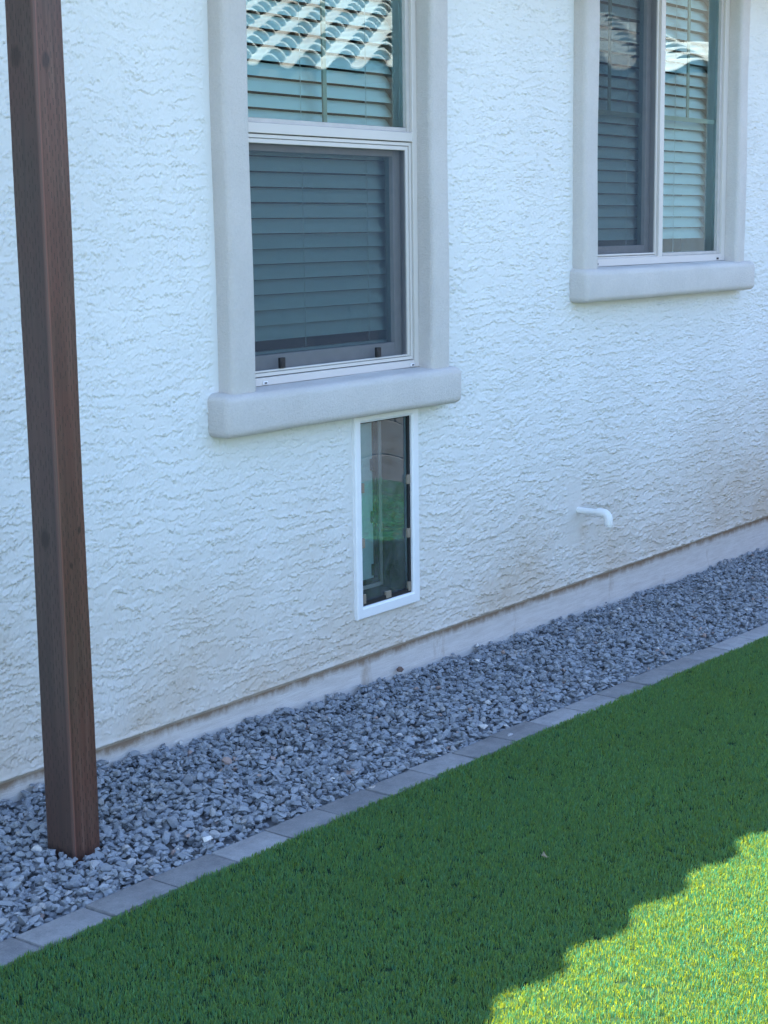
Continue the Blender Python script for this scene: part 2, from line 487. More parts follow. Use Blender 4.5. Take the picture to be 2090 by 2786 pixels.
def wall_sheet(xv, zv, fine=True):
    X, Z = np.meshgrid(xv, zv)
    if fine: h, g = stucco_height(X, Z)
    else: h = np.zeros_like(X); g = h
    # the lower edge rolls back over the weep screed
    lip = sstep(ZB + 0.012, ZB, Z)
    Y = D - h * (1 - 0.6 * lip) - 0.003 * np.exp(-((Z - ZB - 0.010) / 0.008) ** 2) + 0.012 * lip
    nx, nz = len(xv), len(zv)
    co = np.stack([X, Y, Z], -1).reshape(-1, 3)
    idx = np.arange(nx * nz).reshape(nz, nx)
    q = np.stack([idx[:-1, :-1], idx[:-1, 1:], idx[1:, 1:], idx[1:, :-1]], -1).reshape(-1, 4)
    cx = (X[:-1, :-1] + X[1:, 1:]).ravel() / 2; cz = (Z[:-1, :-1] + Z[1:, 1:]).ravel() / 2
    keep = np.ones(len(q), bool)
    for (a, b, c, d) in ((WIN1[0] - .03, WIN1[1] + .03, WIN1[2] - .03, WIN1[3] + .03), (WIN2[0] - .03, WIN2[1] + .03, WIN2[2] - .03, WIN2[3] + .03),
                         (PET[0] + .025, PET[1] - .025, PET[2] + .025, PET[3] - .025)):
        keep &= ~((cx > a) & (cx < b) & (cz > c) & (cz < d))
    return co, q[keep], g.ravel()

def grid_x():
    x = 2.15; out = [x]
    while x < 7.75:
        dpx = max(0.0028, 0.0028 + (x - 3.0) * 0.0013)
        x += dpx; out.append(x)
    return np.array(out)
xv = grid_x()
zv = np.arange(ZB - 0.001, 2.78, 0.0030)
parts = [wall_sheet(xv, zv)]
zc = np.arange(ZB - 0.001, 2.78, 0.018)
parts.append(wall_sheet(np.linspace(-0.2, 2.15, 120), zc))
parts.append(wall_sheet(np.linspace(7.75 if xv[-1] < 7.75 else xv[-1], 10.0, 90), zc))
parts.append(wall_sheet(np.linspace(-7, -0.2, 3), np.array([ZB, 2.78]), False))
co = []; qs = []; gs = []; off = 0
for c_, q_, g_ in parts:
    co.append(c_); qs.append(q_ + off); gs.append(g_); off += len(c_)
co = np.concatenate(co).astype(np.float32); qs = np.concatenate(qs).astype(np.int32); gs = np.concatenate(gs).astype(np.float32)
def np_mesh(name, co, faces, k):
    me = bpy.data.meshes.new(name)
    me.vertices.add(len(co)); me.vertices.foreach_set('co', co.ravel())
    me.loops.add(faces.size); me.loops.foreach_set('vertex_index', faces.ravel())
    me.polygons.add(len(faces)); me.polygons.foreach_set('loop_start', np.arange(len(faces), dtype=np.int32) * k)
    me.update(calc_edges=True)
    return me
me = np_mesh('stucco_wall', co, qs, 4)
a = me.attributes.new('groove', 'FLOAT', 'POINT'); a.data.foreach_set('value', gs)
me.shade_smooth()
me.materials.append(M_STUCCO)
hp(link('stucco_wall', me))

# foundation stem wall, weep screed
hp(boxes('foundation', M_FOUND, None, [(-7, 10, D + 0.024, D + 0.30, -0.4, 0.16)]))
hp(boxes('weep_screed', M_METAL, None, [(-7, 10, D + 0.006, D + 0.024, ZB + 0.001, ZB + 0.006), (-7, 10, D + 0.019, D + 0.0235, ZB - 0.006, ZB + 0.001)]))

# roof: deck, soffit, fascia and the row of S tiles along the eave
EY, EZ, TP = 2.80, 2.80, 0.265
bm = bmesh.new()
SL = 0.33
v = [bm.verts.new(p) for p in ((-7.4, EY + 0.03, EZ - 0.10), (10.4, EY + 0.03, EZ - 0.10), (10.4, 8.5, EZ + 5.7 * SL - 0.02), (-7.4, 8.5, EZ + 5.7 * SL - 0.02),
                               (-7.4, EY + 0.03, EZ - 0.02), (10.4, EY + 0.03, EZ - 0.02), (10.4, 8.5, EZ + 5.7 * SL + 0.05), (-7.4, 8.5, EZ + 5.7 * SL + 0.05))]
for f in ((3, 2, 1, 0), (4, 5, 6, 7), (0, 1, 5, 4), (1, 2, 6, 5), (2, 3, 7, 6), (3, 0, 4, 7)): bm.faces.new([v[i] for i in f])
roof = hp(link('roof', mesh_of(bm, 'roof', M_DECK)))
boxes('soffit', M_SOFFIT, roof, [(-7.4, 10.4, EY + 0.03, D + 0.1, 2.68, 2.70), (-7.4, 10.4, EY + 0.01, EY + 0.03, 2.64, EZ - 0.03)])

def tile_mesh(name, pitch, length, mat, slope):
    """one S tile: barrel and pan, thick, running up +Y"""
    bm = bmesh.new()
    n = 12; th = 0.016
    prof = []
    for i in range(n + 1):
        u = i / n
        if u < 0.62: z = 0.085 * math.sin(PI * u / 0.62) ** 0.8
        else: z = -0.018 * math.sin(PI * (u - 0.62) / 0.38)
        prof.append((u * (pitch + 0.012), z))
    rows = []
    for (y, dz) in ((0, 0), (length, length * slope - 0.012)):
        rows.append([bm.verts.new((x, y, z + dz)) for x, z in prof] + [bm.verts.new((x, y, z + dz - th)) for x, z in reversed(prof)])
    m = len(rows[0])
    for i in range(m):
        j = (i + 1) % m
        bm.faces.new((rows[0][i], rows[0][j], rows[1][j], rows[1][i]))
    for k in range(n):
        bm.faces.new((rows[0][k + 1], rows[0][k], rows[0][m - 1 - k], rows[0][m - 2 - k]))
    bmesh.ops.recalc_face_normals(bm, faces=list(bm.faces))
    me = mesh_of(bm, name, mat)
    me.shade_smooth(); me.set_sharp_from_angle(angle=math.radians(40))
    return me
TM = [tile_mesh('roof_tile', TP, 0.46, m, SL) for m in M_ROOFS]
for i in range(int(17.6 / TP)):
    link('roof_tile', TM[random.choice((0, 1, 2))], roof, (-7.3 + i * TP, EY - 0.02, EZ + 0.004))
# end and back walls of the house so the roof stands on something
hp(boxes('side_wall', M_STUCCO, None, [(-7, -6.8, D + 0.3, 8.4, -0.3, 3.2), (9.8, 10, D + 0.3, 8.4, -0.3, 3.2), (-6.8, 9.8, 8.2, 8.4, -0.3, 4.3)]))

# ------------------------------------------------------------------ windows
def rounded_block(name, mat, parent, b, r=0.016, seg=4, slope=0.0):
    bm = bmesh.new()
    v = box_bm(bm, *b)
    if slope:
        for q in (v[4], v[5]): q.co.z -= slope
    bmesh.ops.bevel(bm, geom=list(bm.edges), offset=r, segments=seg, profile=0.5, affect='EDGES')
    # subdivide long runs a little and make the hand-finished surface slightly uneven
    long_e = [e for e in bm.edges if e.calc_length() > 0.3]
    bmesh.ops.subdivide_edges(bm, edges=long_e, cuts=14, use_grid_fill=True)
    for q in bm.verts:
        n = math.sin(q.co.x * 9.1 + 1.3) * math.sin(q.co.z * 7.3 + q.co.x * 3) * 0.0016
        q.co.y -= n; q.co.z += n * 0.8
        q.co.x += n
    me = mesh_of(bm, name, mat)
    me.shade_smooth(); me.set_sharp_from_angle(angle=math.radians(50))
    return link(name, me, parent)

def pane_mesh(name, mat, x0, x1, y, z0, z1, bow=0.0):
    bm = bmesh.new(); n = 14
    g = []
    for j in range(n + 1):
        g.append([bm.verts.new((x0 + (x1 - x0) * i / n, y + bow * (1 - (2 * i / n - 1) ** 2) * (1 - (2 * j / n - 1) ** 2), z0 + (z1 - z0) * j / n)) for i in range(n + 1)])
    for j in range(n):
        for i in range(n): bm.faces.new((g[j][i], g[j][i + 1], g[j + 1][i + 1], g[j + 1][i]))
    me = mesh_of(bm, name, mat); me.shade_smooth()
    return me

def surround(win, x0, x1, z0, z1, lt, rt, sx0, sx1, sz0):
    """foam trim: two jambs, a head and a projecting sill"""
    rounded_block('jamb_trim', M_TRIM, win, (x0 - lt, x0, D - 0.058, D + 0.04, z0 - 0.02, z1 + 0.02), 0.019)
    rounded_block('jamb_trim', M_TRIM, win, (x1, x1 + rt, D - 0.058, D + 0.04, z0 - 0.02, z1 + 0.02), 0.019)
    rounded_block('head_trim', M_TRIM, win, (x0 - lt, x1 + rt, D - 0.060, D + 0.04, z1 + 0.004, z1 + 0.12), 0.012)
    rounded_block('sill', M_TRIM, win, (sx0, sx1, D - 0.083, D + 0.05, sz0, z0 + 0.003), 0.024, 5, 0.012)

def reveal(win, x0, x1, z0, z1):
    boxes('reveal', M_REVEAL, win, [(x0 - .02, x0, D + .085, D + .22, z0, z1), (x1, x1 + .02, D + .085, D + .22, z0, z1),
                                    (x0, x1, D + .085, D + .22, z0 - .02, z0), (x0, x1, D + .085, D + .22, z1, z1 + .02)])
    boxes('room', M_DARK, win, [(x0 - .3, x1 + .3, D + 1.2, D + 1.22, z0 - .3, z1 + .3), (x0 - .32, x0 - .3, D + .3, D + 1.2, z0 - .3, z1 + .3),
                                (x1 + .3, x1 + .32, D + .3, D + 1.2, z0 - .3, z1 + .3), (x0 - .3, x1 + .3, D + .3, D + 1.2, z0 - .32, z0 - .3),
                                (x0 - .3, x1 + .3, D + .3, D + 1.2, z1 + .3, z1 + .32),
                                (x0 - .3, x0 - .02, D + .225, D + .245, z0 - .3, z1 + .3), (x1 + .02, x1 + .3, D + .225, D + .245, z0 - .3, z1 + .3),
                                (x0 - .02, x1 + .02, D + .225, D + .245, z0 - .3, z0 - .02), (x0 - .02, x1 + .02, D + .225, D + .245, z1 + .02, z1 + .3)])

# window one: fixed light above, screened sash below
x0, x1, z0, z1 = WIN1
F0 = D + 0.002                                 # face of the frame
win = hp(boxes('window', M_VINYL, None, [(x0, x0 + .025, F0, F0 + .085, z0, z1), (x1 - .025, x1, F0, F0 + .085, z0, z1),
        (x0 + .025, x1 - .025, F0, F0 + .085, z0, z0 + .024), (x0 + .025, x1 - .025, F0, F0 + .085, z1 - .025, z1),
        (x0 + .025, x1 - .025, F0, F0 + .085, 1.789, 1.819)], 0.0015, 1))
win['label'] = 'taller window with fixed upper glass and screened lower sash'
surround(win, x0, x1, z0, z1, 0.108, 0.105, 3.412, 4.604, 0.915)
boxes('glazing_bead', M_VINYLD, win, frame_boxes(x0 + .025, x1 - .025, 1.819, z1 - .025, 0.020, F0 + .010, F0 + .040, 0.015), 0.002, 1)
boxes('screen_track', M_TRACK, win, frame_boxes(x0 + .025, x1 - .025, z0 + .024, 1.789, 0.003, F0 + .020, F0 + .026))
boxes('screen_track', M_VINYL, win, frame_boxes(x0 + .028, x1 - .028, z0 + .027, 1.786, 0.010, F0 + .006, F0 + .030))
boxes('screen_frame', M_VINYL, win, frame_boxes(x0 + .0395, x1 - .0395, z0 + .0385, 1.7745, 0.013, F0 + .009, F0 + .020, 0.006, 0.014), 0.0015, 1)
link('screen', pane_mesh('screen', M_SCREEN, x0 + .052, x1 - .052, F0 + .014, z0 + .0445, 1.7605), win)
boxes('sash', M_VINYLD, win, frame_boxes(x0 + .040, x1 - .040, z0 + .034, 1.780, 0.040, F0 + .042, F0 + .078, 0.052), 0.002, 1)
link('glass_pane', pane_mesh('glass_pane', M_GLASS, x0 + .079, x1 - .079, F0 + .058, z0 + .085, 1.741, 0.0008), win)
link('glass_pane', pane_mesh('glass_pane', M_GLASS, x0 + .044, x1 - .044, F0 + .024, 1.833, z1 - .044, 0.0010), win)
boxes('muntin', M_MUNTIN, win, [(4.012, 4.030, F0 + .034, F0 + .040, 1.833, z1 - .044), (x0 + .046, 4.012, F0 + .034, F0 + .040, 2.30, 2.318), (4.030, x1 - .046, F0 + .034, F0 + .040, 2.30, 2.318)])
for cx in (3.745, 4.228):
    boxes('screen_clip', M_CLIP, win, [(cx, cx + .024, F0 + .004, F0 + .0135, z0 + .046, z0 + .078), (cx + .003, cx + .021, F0 + .002, F0 + .004, z0 + .050, z0 + .066)], 0.001, 1)
for cx in (3.655, 4.405):
    boxes('weep_cover', M_WHITE, win, [(cx, cx + .022, F0 - .004, F0, z0 + .003, z0 + .013)], 0.001, 1)
    boxes('weep_slot', M_CLIP, win, [(cx + .006, cx + .016, F0 - .006, F0 - .004, z0 + .006, z0 + .010)])
reveal(win, x0, x1, z0, z1)

# window two: screened slider at left, fixed light at right
x0, x1, z0, z1 = WIN2
MX0, MX1 = 6.165, 6.200
win2 = hp(boxes('window', M_VINYL, None, [(x0, x0 + .028, F0, F0 + .085, z0, z1), (x1 - .040, x1, F0, F0 + .085, z0, z1),
        (x0 + .028, x1 - .040, F0, F0 + .085, z0, z0 + .030), (x0 + .028, x1 - .040, F0, F0 + .085, z1 - .025, z1),
        (MX0, MX1, F0, F0 + .085, z0 + .030, z1 - .025)], 0.0015, 1))
win2['label'] = 'smaller sliding window with screened left half'
surround(win2, x0, x1, z0, z1, 0.104, 0.090, 5.441, 6.955, 1.217)
boxes('glazing_bead', M_VINYLD, win2, frame_boxes(MX1, x1 - .040, z0 + .030, z1 - .025, 0.022, F0 + .010, F0 + .040, 0.014), 0.002, 1)
boxes('screen_track', M_VINYL, win2, frame_boxes(x0 + .028, MX0, z0 + .030, z1 - .025, 0.007, F0 + .012, F0 + .030), 0.001, 1)
boxes('screen_frame', M_VINYL, win2, frame_boxes(x0 + .037, MX0 - .009, z0 + .039, z1 - .034, 0.010, F0 + .008, F0 + .020, 0.008), 0.0015, 1)
link('screen', pane_mesh('screen', M_SCREEN, x0 + .047, MX0 - .019, F0 + .014, z0 + .047, z1 - .044), win2)
boxes('sash', M_VINYLD, win2, frame_boxes(x0 + .036, MX0 - .006, z0 + .038, z1 - .033, 0.040, F0 + .042, F0 + .078, 0.040), 0.002, 1)
link('glass_pane', pane_mesh('glass_pane', M_GLASS, x0 + .075, MX0 - .045, F0 + .058, z0 + .077, z1 - .072, 0.0008), win2)
link('glass_pane', pane_mesh('glass_pane', M_GLASS, MX1 + .021, x1 - .061, F0 + .024, z0 + .043, z1 - .046, 0.0012), win2)
boxes('muntin', M_MUNTIN, win2, [(6.471, 6.489, F0 + .034, F0 + .040, 1.962, z1 - .046), (MX1 + .023, x1 - .063, F0 + .034, F0 + .040, 1.944, 1.962)])
boxes('muntin', M_MUNTIN, win2, [(5.848, 5.866, F0 + .064, F0 + .070, 1.962, z1 - .072), (x0 + .077, MX0 - .047, F0 + .064, F0 + .070, 1.944, 1.962)])
for cx in (5.645, 6.715):
    boxes('weep_cover', M_CLIP, win2, [(cx, cx + .014, F0 - .004, F0, z0 + .006, z0 + .014)])
reveal(win2, x0, x1, z0, z1)

# blinds hang behind the glass: things of their own
def slat_mesh(x0, x1):
    bm = bmesh.new()
    prof = []
    n = 4; w = 0.054; ang = math.radians(54)
    for i in range(n + 1):
        s = (i / n - 0.5) * w
        cyl = 0.0030 * (1 - (2 * i / n - 1) ** 2)
        # lower edge leans to the outside
        y = -s * math.cos(ang) * -1 - cyl * math.sin(ang); z = s * math.sin(ang) - cyl * math.cos(ang) * -1
        prof.append((y, z))
    th = 0.0026
    ring = prof + [(y + th, z) for y, z in reversed(prof)]
    A = [bm.verts.new((x0, y, z)) for y, z in ring]; B = [bm.verts.new((x1, y, z)) for y, z in ring]
    m = len(ring)
    for i in range(m):
        bm.faces.new((A[i], A[(i + 1) % m], B[(i + 1) % m], B[i]))
    bm.faces.new(A); bm.faces.new(list(reversed(B)))
    bmesh.ops.recalc_face_normals(bm, faces=list(bm.faces))
    me = mesh_of(bm, 'slat', M_SLAT); me.shade_smooth(); me.set_sharp_from_angle(angle=math.radians(35))
    return me

def blind(x0, x1, zbot, ztop, zanchor, cords, label):
    BY = D + 0.108
    root = tag(empty('window_blind', ((x0 + x1) / 2, BY, zbot)), label, 'window blind')
    L = (x1 - x0) / 2
    sm = slat_mesh(-L, L)
    p = 0.0467
    k0 = math.ceil((zbot + 0.035 - zanchor) / p)
    z = zanchor + k0 * p
    while z < ztop - 0.05:
        o = link('slat', sm, root, (random.uniform(-.0012, .0012), random.uniform(-.0006, .0006), z + 0.02 - zbot + random.uniform(-.0006, .0006)))
        o.rotation_euler = (random.gauss(0, .015), random.gauss(0, .0006), 0)
        z += p
    boxes('bottom_rail', M_SLAT, root, [(-L, L, -0.012, 0.012, 0.0, 0.020)], 0.002, 1)
    boxes('head_rail', M_SLAT, root, [(-L, L, -0.02, 0.03, ztop - 0.05 - zbot, ztop - zbot)], 0.002, 1)
    for cx in cords:
        boxes('ladder_cord', M_CORD, root, [(cx - (x0 + x1) / 2 - .0008, cx - (x0 + x1) / 2 + .0008, -0.0165, -0.015, 0.02, ztop - 0.05 - zbot)])
    return root
blind(3.60, 4.444, 1.118, 2.61, 1.500, (3.72, 3.97, 4.30), 'closed white slat blind behind the glass above the pet door')
blind(5.60, 6.782, 1.372, 2.61, 1.500, (5.75, 6.05, 6.47), 'closed white slat blind behind the sliding window at the right')

# ------------------------------------------------------------------ pet door
px0, px1, pz0, pz1 = PET
pet = tag(empty('pet_door', ((px0 + px1) / 2, D, pz0)), 'white framed pet door with clear flap set in the stucco under a sill', 'pet door')
PL = Vector((-(px0 + px1) / 2, -D, -pz0))
def pp(o): o.parent = pet; o.location = PL; return o
ox0, ox1, oz0, oz1 = 4.112, 4.390, 0.276, 0.887
bm = bmesh.new()
def ring(y, inset):
    return [bm.verts.new(p) for p in ((px0 + inset, y, pz0 + inset), (px1 - inset, y, pz0 + inset), (px1 - inset, y, pz1 - inset * .5), (px0 + inset, y, pz1 - inset * .5))]
def ringi(y, e=0):
    return [bm.verts.new(p) for p in ((ox0 - e, y, oz0 - e), (ox1 + e, y, oz0 - e), (ox1 + e, y, oz1 + e), (ox0 - e, y, oz1 + e))]
rs = [ring(D + 0.003, 0), ring(D - 0.012, 0), ring(D - 0.0155, 0.004), ringi(D - 0.0155, 0.007), ringi(D - 0.011, 0), ringi(D + 0.02, 0)]
for A, B in zip(rs[:-1], rs[1:]):
    for i in range(4):
        j = (i + 1) % 4
        bm.faces.new((A[i], A[j], B[j], B[i]))
bmesh.ops.recalc_face_normals(bm, faces=list(bm.faces))
pp(link('frame', mesh_of(bm, 'frame', M_WHITE)))
pp(boxes('gasket', M_GASKET, None, [(ox0, ox0 + .008, D - .004, D + .004, oz0, oz1), (ox1 - .011, ox1, D - .004, D + .004, oz0, oz1),
                                    (ox0 + .008, ox1 - .011, D - .004, D + .004, oz0, oz0 + .014), (ox0 + .008, ox1 - .011, D - .004, D + .004, oz1 - .004, oz1)]))
pp(link('flap', pane_mesh('flap', M_FLAP, ox0 + .004, ox1 - .004, D + .0055, oz0 + .006, oz1 - .002, 0.0016)))
for (tx, tz) in ((4.128, .672), (4.127, .488), (4.128, .300), (4.381, .669), (4.379, .484), (4.381, .298)):
    pp(boxes('magnet_tab', M_TAN, None, [(tx - .008, tx + .007, D - .0068, D + .003, tz - .016, tz + .016)], 0.001, 1))
pp(boxes('magnet_tab', M_TAN, None, [(4.246, 4.274, D - .0068, D + .003, .280, .303)], 0.001, 1))
IY = D + 0.132
pp(boxes('tunnel_bounce_side', M_WHITE, None, [(ox0 - .012, ox0 - .001, D + .02, IY + .03, oz0 - .01, oz1 + .01)]))  # unseen side, made white to bounce light onto the inner flap
pp(boxes('tunnel', M_TUNNEL, None, [(ox1 + .012, ox1 + .022, D + .02, IY + .03, oz0 - .01, oz1 + .01),
                                    (ox0 - .001, ox1 + .012, D + .02, IY + .03, oz0 - .012, oz0 - .001), (ox0 - .001, ox1 + .012, D + .02, IY + .03, oz1 + .001, oz1 + .012),
                                    (ox0 - .02, ox1 + .03, IY + .034, IY + .05, oz0 - .02, oz1 + .02)]))
pp(boxes('inner_frame', M_WHITE, None, [(4.387, 4.401, IY - .006, IY + .012, .284, oz1), (ox0, 4.387, IY - .006, IY + .012, .284, .297)]))
pp(boxes('inner_gasket', M_GASKET, None, [(4.370, 4.386, IY - .002, IY + .010, .298, oz1), (ox0, 4.370, IY - .002, IY + .010, .298, .313)]))
for tz in (.711, .527, .342):
    pp(boxes('inner_tab', M_TUNNEL, None, [(4.356, 4.3695, IY - .004, IY + .010, tz - .020, tz + .020)], 0.001, 1))
pp(link('inner_flap', pane_mesh('inner_flap', M_MILKY, ox0, 4.370, IY + .011, .300, oz1, 0.002)))

# ------------------------------------------------------------------ drain pipe stub: horizontal pipe, elbow and a short drop
drain = tag(empty('drain_pipe', (5.518, D, 0.397)), 'short white plastic drain pipe elbow sticking out of the stucco wall', 'pipe')
def tube(name, pts, r, mat, parent, n=16, cap=True):
    bm = bmesh.new(); rings = []
    for i, p in enumerate(pts):
        p = Vector(p)
        d = (Vector(pts[min(i + 1, len(pts) - 1)]) - Vector(pts[max(i - 1, 0)])).normalized()
        side = Vector((1, 0, 0)); up = d.cross(side).normalized()
        rings.append([bm.verts.new(p + (side * math.cos(2 * PI * k / n) + up * math.sin(2 * PI * k / n)) * r) for k in range(n)])
    for a_, b_ in zip(rings[:-1], rings[1:]):
        for k in range(n):
            bm.faces.new((a_[k], a_[(k + 1) % n], b_[(k + 1) % n], b_[k]))
    if cap: bm.faces.new(rings[0]); bm.faces.new(list(reversed(rings[-1])))
    bmesh.ops.recalc_face_normals(bm, faces=list(bm.faces))
    me = mesh_of(bm, name, mat); me.shade_smooth(); me.set_sharp_from_angle(angle=math.radians(40))
    return link(name, me, parent)
PR = 0.0135
tube('pipe', [(0, 0.03, 0), (0, -0.09, -0.001)], PR, M_PVC, drain)
arc = [(0, -0.088, -0.001), (0, -0.112, -0.001)]
for i in range(1, 8):
    th = i / 8 * PI / 2
    arc.append((0, -0.112 - 0.026 * math.sin(th), -0.001 - 0.026 * (1 - math.cos(th))))
arc += [(0, -0.138, -0.028), (0, -0.138, -0.045)]
tube('elbow', arc, PR + 0.004, M_PVC, drain)
tube('pipe_end', [(0, -0.138, -0.040), (0, -0.138, -0.054)], PR, M_PVC, drain)

# ------------------------------------------------------------------ post
PA = math.radians(4.0)
bm = bmesh.new()
sz = 0.090
box_bm(bm, 0, sz, 0, sz, -0.05, 2.9)
es = [e for e in bm.edges if abs(e.verts[0].co.z - e.verts[1].co.z) > 1]
bmesh.ops.bevel(bm, geom=es, offset=0.005, segments=3, profile=0.5, affect='EDGES')
es = [e for e in bm.edges if abs(e.verts[0].co.z - e.verts[1].co.z) > 1]
bmesh.ops.subdivide_edges(bm, edges=es, cuts=60)
for q in bm.verts:
    q.co.x += 0.0009 * math.sin(q.co.z * 5.1 + q.co.y * 30) + random.uniform(-.0003, .0003)
    q.co.y += 0.0009 * math.sin(q.co.z * 4.3 + 1 + q.co.x * 30) + random.uniform(-.0003, .0003)
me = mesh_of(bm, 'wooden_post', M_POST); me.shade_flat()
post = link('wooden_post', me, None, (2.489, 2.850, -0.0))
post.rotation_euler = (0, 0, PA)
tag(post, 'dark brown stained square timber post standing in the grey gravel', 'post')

# ------------------------------------------------------------------ paver edging
edging = tag(empty('paver_edging', (2.1, 2.56, 0)), 'single row of grey concrete pavers between gravel and green turf', 'paver edging')
pm = []
for k in range(3):
    bm = bmesh.new()
    box_bm(bm, 0.0022, 0.1978, -0.0985, 0, -0.06, 0)
    bmesh.ops.bevel(bm, geom=[e for e in bm.edges if max(q.co.z for q in e.verts) > -0.01], offset=0.0045, segments=2, profile=0.5, affect='EDGES')
    me = mesh_of(bm, 'paver', M_PAVER); me.shade_smooth(); me.set_sharp_from_angle(angle=math.radians(35))
    pm.append(me)
x = 2.1 - 7 * 0.2
while x < 9.4:
    y = paver_y(x); y2 = paver_y(x + 0.2)
    o = link('paver', random.choice(pm), edging, (x - 2.1, y - 2.56 + random.gauss(0, .0022), float(z_top(x)) + random.gauss(0, .0012)))
    o.rotation_euler = (random.gauss(0, .008), 0.015 + random.gauss(0, .004), math.atan2(y2 - y, 0.2) + random.gauss(0, .006))
    x += 0.2005

# ------------------------------------------------------------------ gravel
def rock_verts(n_, rng):
    """a crushed, angular convex stone of unit size"""
    bm = bmesh.new()
    pts = rng.normal(size=(n_, 3)); pts /= np.linalg.norm(pts, axis=1)[:, None]
    pts *= rng.uniform(0.78, 1.05, (n_, 1))
    pts *= np.array([1.0, rng.uniform(.68, .95), rng.uniform(.5, .78)])
    vv = [bm.verts.new(p) for p in pts]
    r = bmesh.ops.convex_hull(bm, input=vv)
    bmesh.ops.delete(bm, geom=[g for g in r['geom_interior'] if isinstance(g, bmesh.types.BMVert)], context='VERTS')
    bmesh.ops.triangulate(bm, faces=list(bm.faces))
    bm.verts.ensure_lookup_table(); bm.verts.index_update()
    V = np.array([q.co[:] for q in bm.verts]); Fc = np.array([[q.index for q in f.verts] for f in bm.faces])
    bm.free()
    return V, Fc
rr_ = np.random.default_rng(5)
ROCKS = [rock_verts(13 + i % 4, rr_) for i in range(16)]
GX0, GX1 = 1.2, 9.4
def gravel_base(x, y):
    """height of the gravel surface; heaped against the foundation"""
    yb = np.interp(x, [1.0, 3.1, 4.1, 5.68, 8.0, 9.5], [2.615, 2.612, 2.590, 2.553, 2.50, 2.46])
    f = np.clip((y - yb) / (D + 0.024 - yb), 0, 1)
    zw = np.interp(x, [1.0, 2.0, 2.6, 2.95, 3.24, 3.73, 4.3, 5.0, 5.85, 7.3, 9.5], [.040, .044, .044, .047, .020, .002, -.016, -.029, -.037, -.058, -.08])
    zp = z_top(x) - 0.012
    b = zp * (1 - f ** 1.2) + zw * f ** 1.2
    return b + 0.007 * perlin(x * 3.1, y * 3.3, 61) + 0.006 * perlin(x * 9, y * 9, 62)
cell = 0.004
gnx, gny = int((GX1 - GX0) / cell) + 1, int(0.75 / cell) + 1
GY0 = 2.50
gxx, gyy = np.meshgrid(GX0 + np.arange(gnx) * cell, GY0 + np.arange(gny) * cell, indexing='ij')
H = gravel_base(gxx, gyy) - 0.016
VV = []; FF = []; CC = []; voff = 0
grng = np.random.default_rng(21)
N = 36000
# nearer the camera: everything; farther right: slightly fewer
cxs = GX0 + (GX1 - GX0) * grng.random(N) ** 1.12
ybk = np.interp(cxs, [1.0, 3.1, 4.1, 5.68, 8.0, 9.5], [2.615, 2.612, 2.590, 2.553, 2.50, 2.46])
cys = ybk + 0.006 + (D + 0.018 - ybk - 0.006) * grng.random(N)
rad = np.clip(grng.lognormal(math.log(0.0099), 0.32, N), 0.0055, 0.019)
pc, ps_ = math.cos(-PA), math.sin(-PA)
for i in range(N):
    x, y, r = cxs[i], cys[i], rad[i]
    r *= 1.0 - 0.05 * min(max(x - 3.5, 0), 3)
    dx, dy = x - 2.489, y - 2.850
    lx, ly = dx * pc - dy * ps_, dx * ps_ + dy * pc
    if -r * .7 < lx < sz + r * .7 and -r * .7 < ly < sz + r * .7: continue
    if y + r * 0.8 > D + 0.024: y = D + 0.024 - r * 0.8
    if y - r * 0.85 < ybk[i]: y = ybk[i] + r * 0.85
    i0, i1 = max(0, int((x - r * .8 - GX0) / cell)), int((x + r * .8 - GX0) / cell) + 1
    j0, j1 = max(0, int((y - r * .7 - GY0) / cell)), int((y + r * .7 - GY0) / cell) + 1
    sub = H[i0:i1, j0:j1]
    if sub.size == 0: continue
    hm = float(sub.mean()); lim = float(gravel_base(np.array(x), np.array(y))) + 0.016
    if hm + r * .2 > lim + (0.004 if r < 0.009 else 0.0): continue
    zc_ = hm + r * 0.34
    V, Fc = ROCKS[grng.integers(16)]
    a1 = grng.random() * 2 * PI; tilt = grng.normal(0, .42); t2 = grng.random() * 2 * PI
    R = (Matrix.Rotation(a1, 3, 'Z') @ Matrix.Rotation(tilt, 3, Vector((math.cos(t2), math.sin(t2), 0))))
    s3 = r * np.array([grng.uniform(1.0, 1.35), grng.uniform(.85, 1.1), grng.uniform(.8, 1.1)])
    Vw = (V * s3) @ np.array(R).T + np.array([x, y, zc_])
    VV.append(Vw); FF.append(Fc + voff); voff += len(V)
    g = grng.uniform(.22, .33); u = grng.random()
    if u < .005: c = np.array([.62, .60, .57]) * grng.uniform(.8, 1.1)
    elif u < .015: c = np.array([.36, .27, .24]) * grng.uniform(.8, 1.1)
    elif u < .10: c = np.array([.34, .34, .345]) * grng.uniform(.85, 1.1)
    else: c = np.array([g * .93, g * 1.0, g * 1.10])
    CC.append(np.tile(np.array([*c, 1.0]), (len(V), 1)))
    H[i0:i1, j0:j1] = np.maximum(sub, zc_ + r * 0.38)
VV = np.concatenate(VV).astype(np.float32); FF = np.concatenate(FF).astype(np.int32); CC = np.concatenate(CC).astype(np.float32)
